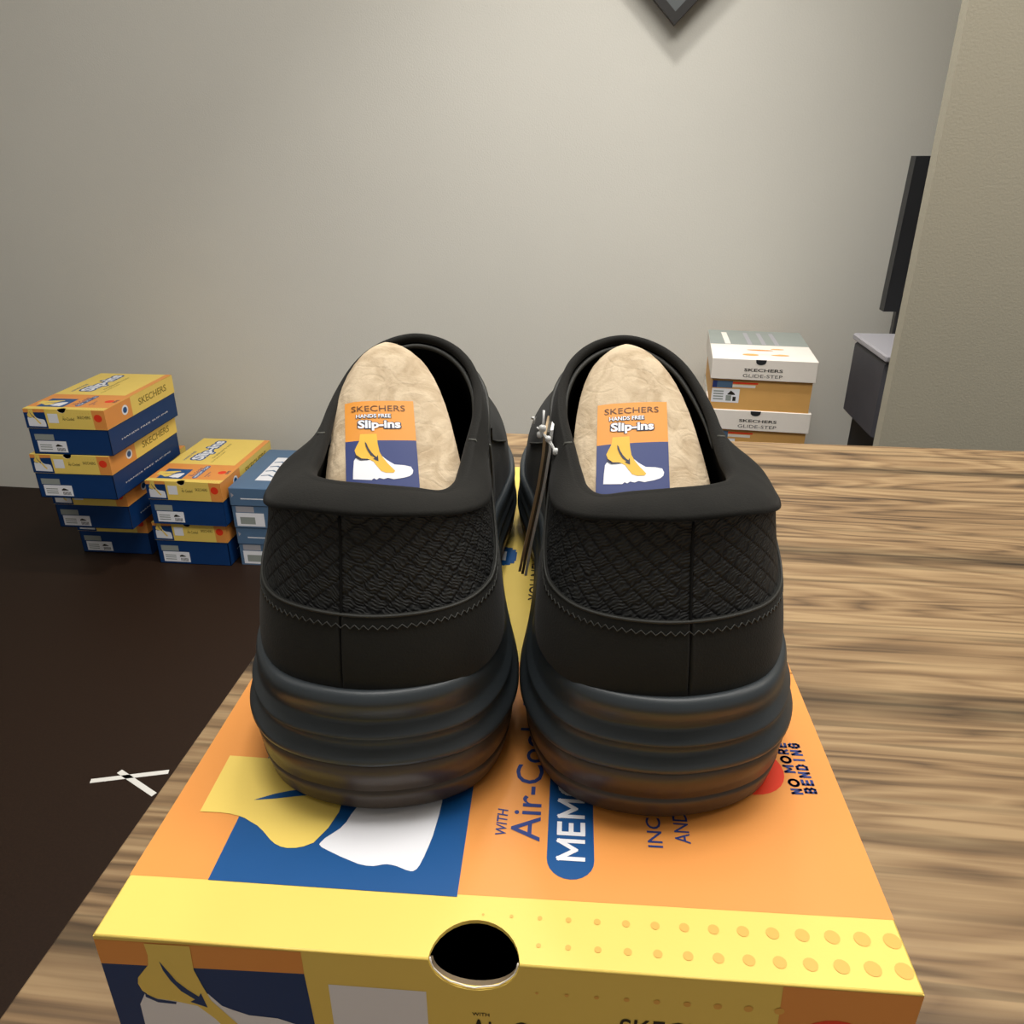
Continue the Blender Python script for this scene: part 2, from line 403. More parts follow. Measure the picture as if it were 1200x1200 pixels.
def lid_art(b, z, hole):
    T = f_top(z); D = .00006
    # top: yellow card (base), orange field between v .018 and .124
    b.poly([(0, .018), (BW, .0195), (BW, .1245), (0, .123)], T, 'orange', D)
    b.poly([(.0218, .018), (.0892, .0178), (.0884, .085), (.0208, .085)], T, 'navy', 2*D)
    yel = [(.0092,.0411),(.0085,.0649),(.0189,.0647),(.025,.0645),(.040,.0680),(.060,.0715),(.064,.0690),(.055,.061),(.0502,.0475),(.0503,.044),(.0489,.0379),(.0463,.0323),(.0440,.0308),(.0418,.0301),(.0395,.0299),(.0375,.0302),(.0355,.0311),(.0337,.0324),(.0304,.0354),(.0282,.0371),(.0257,.0384),(.0235,.0396),(.0214,.0403),(.0185,.0409),(.0155,.0412)]
    whi = [(.0480,.0319),(.0483,.0328),(.0491,.0343),(.0508,.0362),(.0524,.0381),(.0535,.0405),(.0541,.0434),(.0550,.0462),(.059,.0509),(.066,.0555),(.074,.0575),(.078,.0573),(.0793,.0563),(.0799,.0543),(.0801,.050),(.08,.0453),(.0795,.0375),(.0790,.034),(.0783,.030),(.0776,.0270),(.0770,.0256),(.0762,.0249),(.0755,.0248),(.0742,.0251),(.0729,.0256),(.0713,.0262),(.0698,.0265),(.0685,.0266),(.0673,.0264),(.0662,.0260),(.065,.0257),(.0630,.0257),(.0607,.0261),(.0551,.0282),(.0510,.0300),(.0489,.0310)]
    b.poly(whi, T, 'paper', 3*D); b.poly(yel, T, 'yellow', 4*D)
    b.poly([(.0234,.0467),(.0290,.0497),(.0330,.0512),(.045,.054),(.052,.056),(.049,.0525),(.040,.0500),(.0355,.0491),(.0295,.0477)], T, 'navy', 5*D)
    b.text('WITH', (.0972, .0388, .1002, .0486), T, 'ink', 3*D, .012, True, .04)
    b.text('Air-Cooled', (.1015, .0376, .1100, .0990), T, 'ink', 3*D, .004, True)
    n = 12; pill = [(.11875+.00655*math.cos(math.pi+math.pi*i/n), .0320+.0066*math.sin(math.pi+math.pi*i/n)) for i in range(n+1)]
    pill += [(.11875+.00655*math.cos(math.pi*i/n), .1085+.0066*math.sin(math.pi*i/n)) for i in range(n+1)]
    b.poly(pill, T, 'navy', 2*D)
    b.strokes('MEMORY FOAM', (.1148, .0315, .1229, .1080), T, 'paper', 4*D, .17, .93, .16)
    b.text('INCREDIBLY', (.1405, .0380, .1447, .0740), T, 'ink', 3*D, .006, True)
    b.text('AND', (.1484, .0400, .1526, .0515), T, 'ink', 3*D, .006, True)
    b.disc(.1745, .0715, .0110, .0110, T, 'red', 2*D, 28)
    b.strokes('NO MORE', (.1857, .0616, .1893, .0850), T, 'ink', 3*D, .23, .98, .2)
    b.strokes('BENDING', (.1898, .0622, .1936, .0835), T, 'ink', 3*D, .23, 1.0, .2)
    # dots of the yellow band, growing to the right
    for i in range(15):
        r = .00035+.00013*i
        b.disc(.0966+.00727*i, .0131+.00002*i, r, r, T, 'peach', 2*D, 14)
        if i > 1: b.disc(.0966+.00727*i, .0055, r, r, T, 'peach', 2*D, 14)
    # rear field
    for k in range(12):
        ox, oy = .0050*math.cos(k*math.pi/6), .0050*math.sin(k*math.pi/6)
        b.text('Slip-ins', (.0450+ox, .156+oy, .0862+ox, .3100+oy), T, 'navy', (2+.02*k)*D, .04, True, 0, .04)
    b.text('Slip-ins', (.0450, .156, .0862, .3100), T, 'paper', 4*D, .04, True, 0, .04)
    b.text('HANDS FREE', (.026, .150, .0335, .2200), T, 'navy', 2*D, .015, True)
    b.text('YOU NEVER HAVE TO TOUCH', (.0990, .170, .1045, .2900), T, 'blackink', 2*D, .01, True)
    b.text('YOUR SHOES AGAIN', (.1100, .140, .1150, .2250), T, 'oliveink', 2*D, .01, True)
    b.rect(.185, .124, .201, .331, T, 'orange', D)
    # front face
    F = f_front(z)
    b.poly([(0, -.0015), (.0530, -.0008), (.0530, -.0088), (0, -.0104)], F, 'orange', D)
    b.poly([(0, -.0104), (.0530, -.0088), (.0545, -SK+.0005), (0, -SK+.0005)], F, 'deepnavy', D)
    wsh = [(.0094,-.0211),(.0073,-.0255),(.0070,-.0338),(.0072,-.046),(.0500,-.047),(.0508,-.040),(.0488,-.0289),(.0440,-.0270),(.0364,-.0266),(.0320,-.0248),(.0296,-.0236),(.0266,-.0192),(.020,-.022)]
    b.poly(wsh, F, 'paper', 2*D)
    ft = [(.0130,-.0016),(.0248,-.0014),(.0244,-.0103),(.0256,-.0160),(.0271,-.0218),(.0300,-.0262),(.0345,-.0330),(.0390,-.0385),(.036,-.0410),(.031,-.036),(.0270,-.0290),(.0230,-.0243),(.0169,-.023),(.0125,-.0226),(.0107,-.0217),(.0090,-.0198),(.0084,-.0172),(.0089,-.0148),(.0101,-.0131),(.0126,-.0096),(.0132,-.006)]
    b.poly(ft, F, 'yellow', 3*D)
    b.poly([(.0158,-.0078),(.0170,-.0105),(.0190,-.0150),(.0214,-.0180),(.0240,-.0205),(.0248,-.0190),(.0257,-.0246),(.0214,-.0228),(.0228,-.0217),(.0196,-.0188),(.0175,-.0150),(.0162,-.0112)], F, 'deepnavy', 4*D)
    b.poly([(.0096,-.0208),(.0125,-.0228),(.0175,-.0234),(.0173,-.0242),(.0125,-.0240),(.0095,-.0222)], F, 'deepnavy', 4*D)
    b.rect(.0588, -.0365, .0836, -.0121, F, 'paper', D)
    b.text('WITH', (.0950, -.0198, .0993, -.0186), F, 'blackink', 2*D, .01)
    b.text('Air-Cooled', (.0945, -.0290, .1235, -.0212), F, 'blackink', 2*D, .004)
    b.text('SKECHERS', (.1318, -.0240, .1640, -.0168), F, 'blackink', 2*D, .004)
    b.poly([(.1690, -.0008), (BW, -.0008), (BW, -SK+.0005), (.1710, -SK+.0005)], F, 'orange', D)
    b.disc(.1830, -.0215, .0100, .0100, F, 'red', 2*D, 24)
    for i in range(9):
        b.disc(.1111+.00727*i, -.0096, .0004+.0001*i, .0004+.0001*i, F, 'peach', 2*D, 12)
    # long sides
    for Fn in (f_right(BW, z), f_left(z)):
        b.rect(0, -SK+.0005, .115, -.001, Fn, 'orange', D)
        b.text('SKECHERS', (.15, -.034, .29, -.016), Fn, 'oliveink', 2*D, .02)
        b.disc(.085, -.026, .014, .013, Fn, 'paper', 2*D, 20); b.disc(.085, -.026, .009, .008, Fn, 'navy', 3*D, 20)

def make_slip_box(name, label, group=None, big=False, mesh_from=None):
    t = thing(name, label, 'shoe box', (0, 0, 0), 0, group)
    # base, open at the top, a little smaller than the lid
    i = .0016; b = MB(); zt = BH-.003
    b.box((i, i, 0), (BW-i, BL-i, .0015), 'deepnavy')
    b.box((i, BL-i-.0015, 0), (BW-i, BL-i, zt), 'deepnavy')
    b.box((i, i, 0), (i+.0015, BL-i, zt), 'deepnavy'); b.box((BW-i-.0015, i, 0), (BW-i, BL-i, zt), 'deepnavy')
    n = 16; hole = [(.0957+.0105*math.cos(math.pi+math.pi*k/n), .0080*math.sin(math.pi+math.pi*k/n)) for k in range(n+1)]
    fr = lambda x, y, h: (x, i-h, zt+y)
    b.prism([(i, -zt), (BW-i, -zt), (BW-i, 0)]+[(x, y) for x, y in hole[::-1]]+[(i, 0)], fr, .0015, 'deepnavy', 'cardin')
    F = lambda x, y, h: (x, i-h, y)
    b.rect(.012, .038, .060, .054, F, 'greycard', .0001); b.rect(.015, .006, .088, .036, F, 'paper', .0001)
    b.poly([(.060,.024),(.066,.028),(.074,.025),(.078,.022),(.060,.021)], F, 'blackink', .0002)
    for k in range(7): b.rect(.062+.003*k, .009, .0635+.003*k, .018, F, 'blackink', .0002)
    for k in range(3): b.rect(.020, .012+.006*k, .050, .0145+.006*k, F, 'greycard', .0002)
    for Fn in (lambda x, y, h: (BW-i+h, x, y), lambda x, y, h: (i-h, x, y)):
        b.text('HANDS FREE SLIP-INS', (.05, .026, .28, .030), Fn, 'paper', .0001, .0)
    b.build('base', t)
    # lid with the thumb hole cut through its front fold
    l = MB(); Z = BH
    hx, ra = .0957, .0111
    cut_t = [(hx+ra*math.cos(math.pi*k/n), .0115*math.sin(math.pi*k/n)) for k in range(n+1)]
    cut_f = [(hx+ra*math.cos(math.pi*k/n), -.0103*math.sin(math.pi*k/n)) for k in range(n+1)]
    e = .0004
    l.prism([(e, BL-e), (e, e)]+[(x, max(y, e)) for x, y in cut_t[::-1]]+[(BW-e, e), (BW-e, BL-e)], f_top(Z), TH, 'yellow')
    l.prism([(0, -e), (0, -SK), (BW, -SK), (BW, -e)]+[(x, min(y, -e)) for x, y in cut_f], f_front(Z), TH, 'yellow')
    l.box((0, BL-TH, Z-SK), (BW, BL, Z-TH), 'yellow')
    l.box((0, TH, Z-SK), (TH, BL-TH, Z-TH), 'yellow'); l.box((BW-TH, TH, Z-SK), (BW, BL-TH, Z-TH), 'yellow')
    # softly rounded folds
    for pts in ([(0, 0, 0), (hx-ra, 0, 0)], [(hx+ra, 0, 0), (BW, 0, 0)], [(0, 0, 0), (0, BL, 0)], [(BW, 0, 0), (BW, BL, 0)], [(0, BL, 0), (BW, BL, 0)]):
        l.tube([(p[0]+(.0004 if p[0] < .001 else -.0004 if p[0] > BW-.001 else 0), p[1]+(.0004 if p[1] < .001 else -.0004), Z-.0005) for p in pts], .0005, 'yellow', 8)
    # torn paper lip inside the hole
    lip = [(hx+(ra-.0004)*math.cos(math.pi*k/n), .0004+.0001*math.sin(k*2.1), Z-(.0097+.00015*math.sin(k*1.7))*math.sin(math.pi*k/n)) for k in range(n+1)]
    l.tube(lip, .0002, 'cream', 6)
    lid_art(l, Z, True)
    l.build('lid', t)
    return t

def place_copy(src, loc, rz, label, group=None):
    r = src.copy(); C.objects.link(r); r.location = loc; r.rotation_euler = (0, 0, rz); r['label'] = label
    if group: r['group'] = group
    elif 'group' in r: del r['group']
    for ch in src.children:
        c = ch.copy(); C.objects.link(c); c.parent = r
        for g in ch.children:
            d = g.copy(); C.objects.link(d); d.parent = c
    return r

main = make_slip_box('shoe_box', 'large yellow, orange and blue shoe box on the wooden table carrying the two black shoes')
main.location = (-.1047, .1348, TZ); main.rotation_euler = (0, 0, R(-4.36))
LZ = TZ+BH        # top of the lid: what the shoes stand on

G1 = 'yellow and navy shoe boxes stacked on the floor at left'
def stackbox(x, y, z, rz, label): return place_copy(main, (x, y, z), R(rz), label, G1)
stackbox(-.950, 1.872, 0, -5.5, 'lower yellow and navy shoe box of the pair facing front, on the dark floor')
stackbox(-.940, 1.862, BH+.0005, -6, 'upper yellow and navy shoe box of the pair facing front, lid top in view')
# tall stack at the very left
ax = [(-1.189, 1.938, -5.0, 'bottom yellow and navy box of the tall stack at far left, on the dark floor'),
      (-1.185, 1.858, -5.0, 'second yellow and navy box from the floor in the tall stack at far left'),
      (-1.169, 1.788, -5.0, 'third yellow and navy box from the floor in the tall stack at far left'),
      (-1.156, 1.788, -5.0, 'topmost yellow and navy box of the tall stack at far left')]
for k, (x, y, a, lb) in enumerate(ax):
    o = stackbox(x, y, k*.1145, a, lb); o.scale = (1, 1, .114/BH)      # a slightly flatter size of the same box

# ------------------------------------------------------------------ slate blue boxes
def make_blue(label, x, y, z, rz):
    w, l, h, sk = .185, .29, .1125, .050
    t = thing('shoe_box', label, 'shoe box', (x, y, z), R(rz), 'slate blue shoe boxes stacked on the floor')
    b = MB(); i = .002
    b.box((i, i, 0), (w-i, l-i, h-.002), 'bluecard')
    F = lambda x, y, h_: (x, i-h_, y)
    b.rect(.012, .044, .06, .060, F, 'palegrey', .0001); b.rect(.010, .004, .085, .042, F, 'paper', .0001)
    b.rect(.02, .010, .06, .030, F, 'greycard', .0002)
    b.build('base', t)
    b = MB(); b.cham((0, 0, h-sk), (w, l, h), 'bluecard', .0015)
    T = f_top(h); F = f_front(h)
    b.rect(.03, -.031, .15, -.028, F, 'paper', .0002)
    b.poly([(.006, -.014), (.013, -.020), (.006, -.027)], F, 'palegrey', .0002)
    b.poly([(.050, .055), (.095, .055), (.105, .225), (.050, .225)], T, 'paper', .0002)
    for k in range(4):
        y0 = .085+.033*k
        b.poly([(.054, y0), (.072, y0+.005), (.091, y0-.008), (.092, y0-.003), (.074, y0+.012), (.054, y0+.005)], T, 'bluecard', .0003)
    b.build('lid', t)
    return t
make_blue('lower slate blue shoe box on the dark floor beside the yellow and navy boxes', -.727, 1.862, 0, -5)
make_blue('upper slate blue shoe box with white slanted mark on its lid', -.729, 1.858, .113, -5)

# ------------------------------------------------------------------ white lidded stack on the right
def make_white(label, x, y, z, rz, top):
    w, l, h, sk = .226, .316, .1178, .047
    t = thing('shoe_box', label, 'shoe box', (x, y, z), R(rz), 'white lidded tan shoe boxes in the stack at right')
    b = MB(); i = .005
    b.box((i, i, 0), (w-i, l-i, h-.002), 'tan')
    F = lambda x, y, h_: (x, i-h_, y)
    b.rect(.0, .050, .050, .066, F, 'bluecard', .0001) if False else None
    b.rect(.006, .050, .016, .066, F, 'ink', .0001); b.rect(.016, .050, .050, .066, F, 'bluecard', .0001)
    b.rect(.050, .060, .105, .064, F, 'red', .0001); b.rect(.050, .052, .100, .058, F, 'cream', .0001)
    b.rect(.006, .016, .067, .048, F, 'paper', .0001)
    b.poly([(.041,.036),(.048,.044),(.056,.038),(.058,.034),(.041,.034)], F, 'blackink', .0002)
    b.rect(.038, .020, .050, .033, F, 'greycard', .0002); b.rect(.053, .020, .060, .030, F, 'blackink', .0002)
    for k in range(4): b.rect(.010, .022+.006*k, .032, .025+.006*k, F, 'greycard', .0002)
    b.build('base', t)
    b = MB(); b.cham((0, 0, h-sk), (w, l, h), 'cream', .001)
    T = f_top(h); F = f_front(h)
    n = 8; b.poly([(.105+.0115*math.cos(math.pi*k/n), -.0115*math.sin(math.pi*k/n)**.6-.0005) for k in range(n+1)], F, 'darkgrey', .0004)
    b.text('SKECHERS', (.071, -.0270, .153, -.0205), F, 'blackink', .0003, .02)
    b.text('GLIDE-STEP', (.069, -.0405, .154, -.0330), F, 'blackink', .0003, .0)
    b.rect(0, .150, w, l, T, 'greycard', .0002)
    for x0, w0 in ((.035, .013), (.088, .010), (.120, .010), (.150, .010)):
        b.poly([(x0, .155), (x0+w0, .155), (x0+w0-.004, .29), (x0-.004, .29)], T, 'cream' if x0 < .05 else 'palegrey', .0003)
    b.poly([(.07, .030), (.165, .022), (.160, .075), (.075, .080)], T, 'stick_yellow', .0002) if False else None
    for x0, y0, rx, ry, c in ((.085,.045,.018,.02,'tan'),(.12,.060,.03,.018,'yellow'),(.15,.050,.02,.016,'tan'),(.11,.095,.03,.012,'orange'),(.15,.11,.015,.012,'tan')):
        b.disc(x0, y0, rx, ry*.5, T, 'cream' if c == 'yellow' else c, .0002+.00005*rx*100)
    b.build('lid', t)
words = ['bottom white-lidded tan shoe box of the right stack, standing on the floor', 'second white-lidded tan shoe box from the floor in the right stack',
         'third white-lidded tan shoe box from the floor in the right stack', 'tan shoe box under the topmost one in the right stack, white lid with black lettering',
         'topmost white-lidded shoe box of the right stack, grey printed top']
for k, lb in enumerate(words):
    dx, dy = [(0, 0), (.003, .004), (-.002, .0), (.004, .0), (.001, -.002)][k]
    make_white(lb, .4467+dx, 1.738+dy, k*.1181, -11, k == 4)

# ------------------------------------------------------------------ shoes (left foot built in its own frame: y to the toe, +x the inner side)
MED = [(0,0),(.020,.004),(.033,.0135),(.0402,.031),(.0412,.054),(.0378,.085),(.0352,.115),(.0345,.143),(.0378,.172),(.0408,.200),(.0370,.236),(.022,.270),(-.006,.291)]
LAT = [(0,0),(-.020,.004),(-.034,.0135),(-.0432,.031),(-.0462,.054),(-.0458,.085),(-.0448,.115),(-.0465,.150),(-.050,.185),(-.051,.215),(-.046,.250),(-.031,.279)]
ctrl = MED + LAT[:0:-1]                       # 24 points, heel -> inner side -> toe -> outer side
def oring(z, sg):
    X = [0, .0110, .0185, .0222, .0230, .0236, .0242, .0230, .0200, .0158, .0108, .0055, 0]
    Y = [.0275, .0288, .0335, .0415, .0500, .0600, .0710, .0840, .0930, .0995, .1040, .1065, .1073]
    r = [.0024, .0024, .0024, .0024, .0024, .0022, .0019, .0017, .0016, .0016, .0016, .0016, .0016]
    OFF = [.0010, .0010, .0012, .0018, .0026, .0034, .0042, .0048, .005, .005, .005, .005, .005]
    return [(sg*x*(1 if sg > 0 else .96)+o, y, zz, q) for x, y, zz, q, o in zip(X, Y, z, r, OFF)]
ZM = [.0925, .0910, .0882, .0878, .0900, .0950, .1005, .1062, .1108, .1140, .1162, .1175, .1180]     # inner side dips at the rear corner
ZL = [.0925, .0930, .0928, .0925, .0938, .0968, .1012, .1062, .1108, .1140, .1162, .1175, .1180]
octrl = oring(ZM, 1)+oring(ZL, -1)[11:0:-1]
# lower line of the padded collar around the heel
PM = [(0,.0170,.0912),(.0150,.0188,.0905),(.0258,.0265,.0880),(.0312,.0385,.0855),(.0320,.0510,.0865),(.0310,.0640,.0920),(.029,.076,.098)]
pctrl = PM+[(0,.1,.11)]*11+[(-x*1.0, y, z+.0015) for x, y, z in PM[:0:-1]]
def catmull(pts, t):
    n = len(pts); i = int(math.floor(t)) % n; f = t-math.floor(t)
    p = [pts[(i+k-1) % n] for k in range(4)]
    return tuple(.5*((2*b_)+(-a+c)*f+(2*a-5*b_+4*c-d)*f*f+(-a+3*b_-3*c+d)*f**3) for a, b_, c, d in zip(*p))
NS = 192
TS = [24*i/NS for i in range(NS)]
# a few extra samples tight around the heel seam
def samples(seam_t):
    e = [seam_t+d for d in (-.06, -.03, -.018, -.008, 0, .008, .018, .03, .06)]
    return sorted([t for t in TS if abs(((t-seam_t+12) % 24)-12) > .07]+[t % 24 for t in e])
def plan(t):
    p = catmull(ctrl, t); q = catmull(ctrl, t+.02); o = catmull(ctrl, t-.02)
    dx, dy = q[0]-o[0], q[1]-o[1]; l = math.hypot(dx, dy)
    return p[0], p[1], (dy/l, -dx/l)           # outward normal (ring runs counter-clockwise seen from above)
def sole_z(y):                                 # underside (toe spring) and top of the sole along the shoe
    lo = .011*max(0, (y-.215)/.075)**2 + .0004*max(0, (.020-y)/.020)**2
    e = min(1, max(0, (y-.06)/.12)); e = e*e*(3-2*e)
    hi = .0432-.0105*e + .008*max(0, (y-.21)/.08)**2
    return lo, hi
def ring(t, zr, inset):
    x, y, n = plan(t); lo, hi = sole_z(y)
    k = zr/.0447
    return (x-n[0]*inset, y-n[1]*inset, lo+(hi-lo)*k)
def feather(t):
    x, y, n = plan(t); lo, hi = sole_z(y)
    ins = .0060-.0022*abs(n[0])*(1 if y < .15 else .4)+.0032*max(0, -n[0])*(1 if y < .13 else .3)+.0030*max(0, n[0])*math.exp(-((y-.09)/.05)**2)
    return Vector((x-n[0]*ins, y-n[1]*ins, hi-.001))
def ocore(t): 
    p = catmull(octrl, t); q = catmull(octrl, t+.05); o = catmull(octrl, t-.05)
    d = Vector((q[0]-o[0], q[1]-o[1], q[2]-o[2])).normalized()
    n = Vector((d.y, -d.x, 0)).normalized(); w = n.cross(d).normalized()
    if w.z < 0: w = -w
    return Vector(p[:3]), p[3], n, w
def heelness(t):
    a = abs(((t+12) % 24)-12); return max(0, min(1, (6.2-a)/2.4))
def padlow(t):
    c, r, n, w = ocore(t)
    T = c + n*(r*.8+.0016) - w*.0055
    a = abs(((t+12) % 24)-12)
    if a < 5.6:
        k = min(1, (5.6-a)/1.6); k = k*k*(3-2*k)
        T = T.lerp(Vector(catmull(pctrl, t)), k)
    return T
def upper(t, s, off=0.0, seam=0.0):
    """point on the upper: s=0 at the sole, s=1 under the collar"""
    F = feather(t); c, r, n, w = ocore(t)
    a = abs(((t+12) % 24)-12)
    T = padlow(t)
    D = T-F; L = D.length
    x, y, pn = plan(t); pn = Vector((pn[0], pn[1], 0))
    h = heelness(t)
    m0 = (Vector((0, 0, 1))*(L*(.75*h+.58*(1-h))) + pn*(L*.02))
    m1 = D*.9*(1-h) + (Vector((0, 0, L*.95)) - n*(L*.10))*h
    s2, s3 = s*s, s*s*s
    P = F*(2*s3-3*s2+1)+m0*(s3-2*s2+s)+T*(-2*s3+3*s2)+m1*(s3-s2)
    N = pn*(1-s)+n*s; N.normalize()
    if h < 1: N = (N*(1-.6*(1-h)*s)+Vector((0, 0, .6*(1-h)*s))).normalized()
    return P+N*(off-seam)
def knit_edge(t):
    """how high the smooth overlay reaches; below 1 only around the heel"""
    a = abs(((t+12) % 24)-12)
    if a >= 5.2: return 1.0
    base = .47
    if a < 2.6: return base + .05*(a/2.6)**2
    f = (a-2.6)/2.6; return base+.05+(1-base-.05)*(f*f*(3-2*f))

def make_shoe(label, side, loc, rz, seam_dx):
    sx = 1 if side == 'left' else -1
    t_ = thing('shoe', label, 'shoe', loc, rz, None)
    def mir(p): return (p[0]*sx, p[1], p[2])
    flip = sx < 0
    seam_t = (seam_dx*sx)/.0205*1.0            # ring parameter of the back seam
    S = samples(seam_t % 24)
    def seamdepth(t):
        d = abs(((t-seam_t+12) % 24)-12)
        return .0011*max(0, 1-d/.02) - .00025*math.exp(-((d-.04)/.02)**2)
    # outsole
    b = MB()
    prof = [(0, .0300), (0, .0060), (.0004, .0042), (.0020, .0031), (.0060, .0022), (.0086, .0018), (.0089, .0025), (.0096, .0025), (.0099, .0017), (.0150, .0011), (.0196, .0006), (.0203, .0016), (.0206, .0045)]
    rows = [[mir(ring(t, z, i)) for t in S] for z, i in prof]
    b.grid(rows, 'outsole', flip=flip)
    for ring_, rv in ((rows[0], True),): b.add(ring_, [tuple(range(len(S)))[::-1] if not flip else tuple(range(len(S)))], 'outsole')
    # shallow tread bars under the heel and forefoot
    b.build('outsole', t_, label='smoky brown rubber outsole')
    # midsole
    b = MB()
    prof = [(.0203, .0050), (.0203, .0014), (.0207, .0003), (.0218, 0), (.0228, .0004), (.0248, .0022), (.0258, .0030), (.0266, .0031), (.0290, .0024), (.0298, .0012), (.0304, .0009), (.0311, .0013), (.0332, .0033), (.0340, .0038), (.0348, .0038), (.0375, .0026), (.0404, .0017), (.0425, .0019), (.0443, .0034), (.0447, .0048), (.0442, .0064), (.0425, .0072), (.0400, .0085)]
    def gv(t, z, i):
        x, y, n = plan(t)
        g = (1-.65*min(1, max(0, (y-.05)/.10)))*(1-.55*abs(n[0])**3)
        i2 = i if z < .021 or z > .0425 else (.0012+(i-.0012)*g)
        # flare: the lower ridge swells out at the sides of the heel
        if z < .036: i2 -= .0008*abs(n[0])*math.exp(-((y-.045)/.03)**2)
        i2 += .0036*n[0]**2*max(0, (z-.022)/.0227)*math.exp(-((y-.04)/.08)**2)
        if z > .0425: i2 -= .0016*n[0]**2
        return ring(t, z, i2)
    rows = [[mir(gv(t, z, i)) for t in S] for z, i in prof]
    b.grid(rows, 'mid', flip=flip)
    b.build('midsole', t_, label='black foam midsole with ridges around the heel')
    # knit upper (whole shell) and the smooth overlay below it
    b = MB(); ns = 26
    KS = [t for t in S]
    rows = [[mir(upper(t, i/ns, 0, seamdepth(t)*min(1, 4*i/ns))) for t in KS] for i in range(ns+1)]
    arc = [0]
    P = [upper(t, .6) for t in KS]
    for k in range(1, len(KS)): arc.append(arc[-1]+(P[k]-P[k-1]).length)
    uvs = []
    lens = [(upper(t, 1)-upper(t, 0)).length for t in KS]
    for i in range(ns+1):
        for k in range(len(KS)): uvs.append((arc[k], i/ns*min(lens[k], .055)))
    # closed grid with the UV jump hidden in the last column
    n = len(KS); vs_ = [p for r_ in rows for p in r_]; fs = []
    for i in range(ns):
        for k in range(n):
            f = (i*n+k, i*n+(k+1) % n, (i+1)*n+(k+1) % n, (i+1)*n+k)
            fs.append(f[::-1] if flip else f)
    b.add(vs_, fs, 'knit', True)
    base_i = 0
    for fi, f in enumerate(fs):
        cols = [v % n for v in f]; wrap = (0 in cols) and (n-1 in cols)
        b.uv[fi] = [((arc[v % n] if not (wrap and v % n == 0) else arc[-1]+.001), uvs[v][1]) for v in f]
    b.build('upper', t_, label='black knitted heel panel with diamond pattern')
    b = MB(); rows = []; nr = 16
    for i in range(nr+1):
        rows.append([mir(upper(t, knit_edge(t)*i/nr, .0009, seamdepth(t)*min(1, 4*i/nr))) for t in KS])
    rows.append([mir(upper(t, min(1, knit_edge(t)+.004), .0006, seamdepth(t))) for t in KS])
    rows.append([mir(upper(t, min(1, knit_edge(t)+.006), -.0004, seamdepth(t))) for t in KS])
    b.grid(rows, 'upper', flip=flip)
    # raised welt along the overlay's edge
    def welt(t0, t1, s_of, off, r, m, n_=60):
        b.tube([mir(upper(t0+(t1-t0)*k/n_, s_of(t0+(t1-t0)*k/n_), off)) for k in range(n_+1)], r, m, 6)
    welt(-4.9, 4.9, lambda t: min(1, knit_edge(t)), .0008, .00042, 'edge')
    # zigzag stitch below the edge
    zz = []
    for k in range(121):
        t = -4.3+8.6*k/120; zz.append(mir(upper(t, knit_edge(t)-.045-(.022 if k % 2 else 0), .0010)))
    b.tube(zz, .00022, 'edge', 5)
    b.build('overlay', t_, label='smooth black panel wrapping the heel and forefoot')
    # back seam cord
    b = MB()
    b.tube([mir(upper(seam_t, i/24, .0001)) for i in range(0, 24)], .0004, 'seam', 6)
    b.build('back_seam', t_)
    # side stitching lines and eyelet band on the forefoot
    for a0 in (5.25, -5.25):
        b = MB(); b.tube([mir(upper(a0+.25*math.sin(i/20*2.6)*(1 if a0 > 0 else -1), i/20, .0012)) for i in range(2, 21)], .0004, 'thread', 6)
        b.build('stitching', t_)
    for a0, a1 in ((6.3, 8.8), (-6.3, -8.8)):
        b = MB(); b.tube([mir(upper(a0+(a1-a0)*i/30, .92-.62*(i/30)**.8, .0012)) for i in range(31)], .0005, 'edge', 6)
        b.build('vamp_seam', t_)
    # padded collar: a roll all round the opening
    b = MB(); rows = []
    prof = [('p', 0), ('p', .06)]+[('z', k/9) for k in range(10)]+[('r', a_) for a_ in (60, 85, 110, 140, 170, 200, 230, 260)]
    for kind, q in prof:
        row = []
        for t in KS:
            c, r, n_, w = ocore(t); P0 = padlow(t); hh = heelness(t)
            lump = .0005*math.sin(t*2.3)+.0003*math.sin(t*5.1+1)
            start = P0+n_*(.0004+.0011*hh)+Vector((0, 0, -.0006*hh))
            end = c+n_*(r*math.cos(R(60)))+w*(r*math.sin(R(60)))
            ctl = (start+end)/2+(n_*.0018+Vector((0, 0, 1))*.0022)*hh+(n_*.0002+w*.0006)*(1-hh)+n_*lump
            if kind == 'p': p = P0-n_*.0004 if q == 0 else P0+n_*(.0002+.0006*hh)-Vector((0, 0, .0010))
            elif kind == 'z':
                g = q**.8; p = start*(1-g)**2+ctl*(2*g*(1-g))+end*g*g
            else: p = c+n_*(r*math.cos(R(q)))+w*(r*math.sin(R(q)))
            row.append(mir(p))
        rows.append(row)
    b.grid(rows, 'pad', flip=flip)
    b.build('collar', t_, label='padded black fabric collar around the opening')
    # second thin rim of the stretch knit around the instep
    b = MB()
    for off, dz, r0 in ((.0030, -.0038, .0009), (-.0016, -.0026, .0009)):
        pts = []
        for i in range(61):
            t = 5.0+14*i/60; c, r, n_, w = ocore(t)
            pts.append(mir(c+n_*off+w*dz))
        b.tube(pts, [r0*min(1, .3+4*min(i, 60-i)/60) for i in range(61)], 'edge', 8)
    b.build('knit_rim', t_)
    # lining down to the footbed
    b = MB(); rows = []
    for s in (0, .15, .35, .6, .8, .93, 1.0):
        row = []
        for t in KS:
            c, r, n_, w = ocore(t); top = c-n_*(r*.7)-w*(r*.4)
            x, y, pn = plan(t); y2 = min(y, .14); 
            ft = Vector((x-pn[0]*.013, min(y-pn[1]*.013, .15+(y-.15)*.2 if y > .15 else 1), .050))
            mid_ = top.lerp(ft, s); mid_.z = top.z+(ft.z-top.z)*(s**.8)
            row.append(mir(mid_))
        rows.append(row)
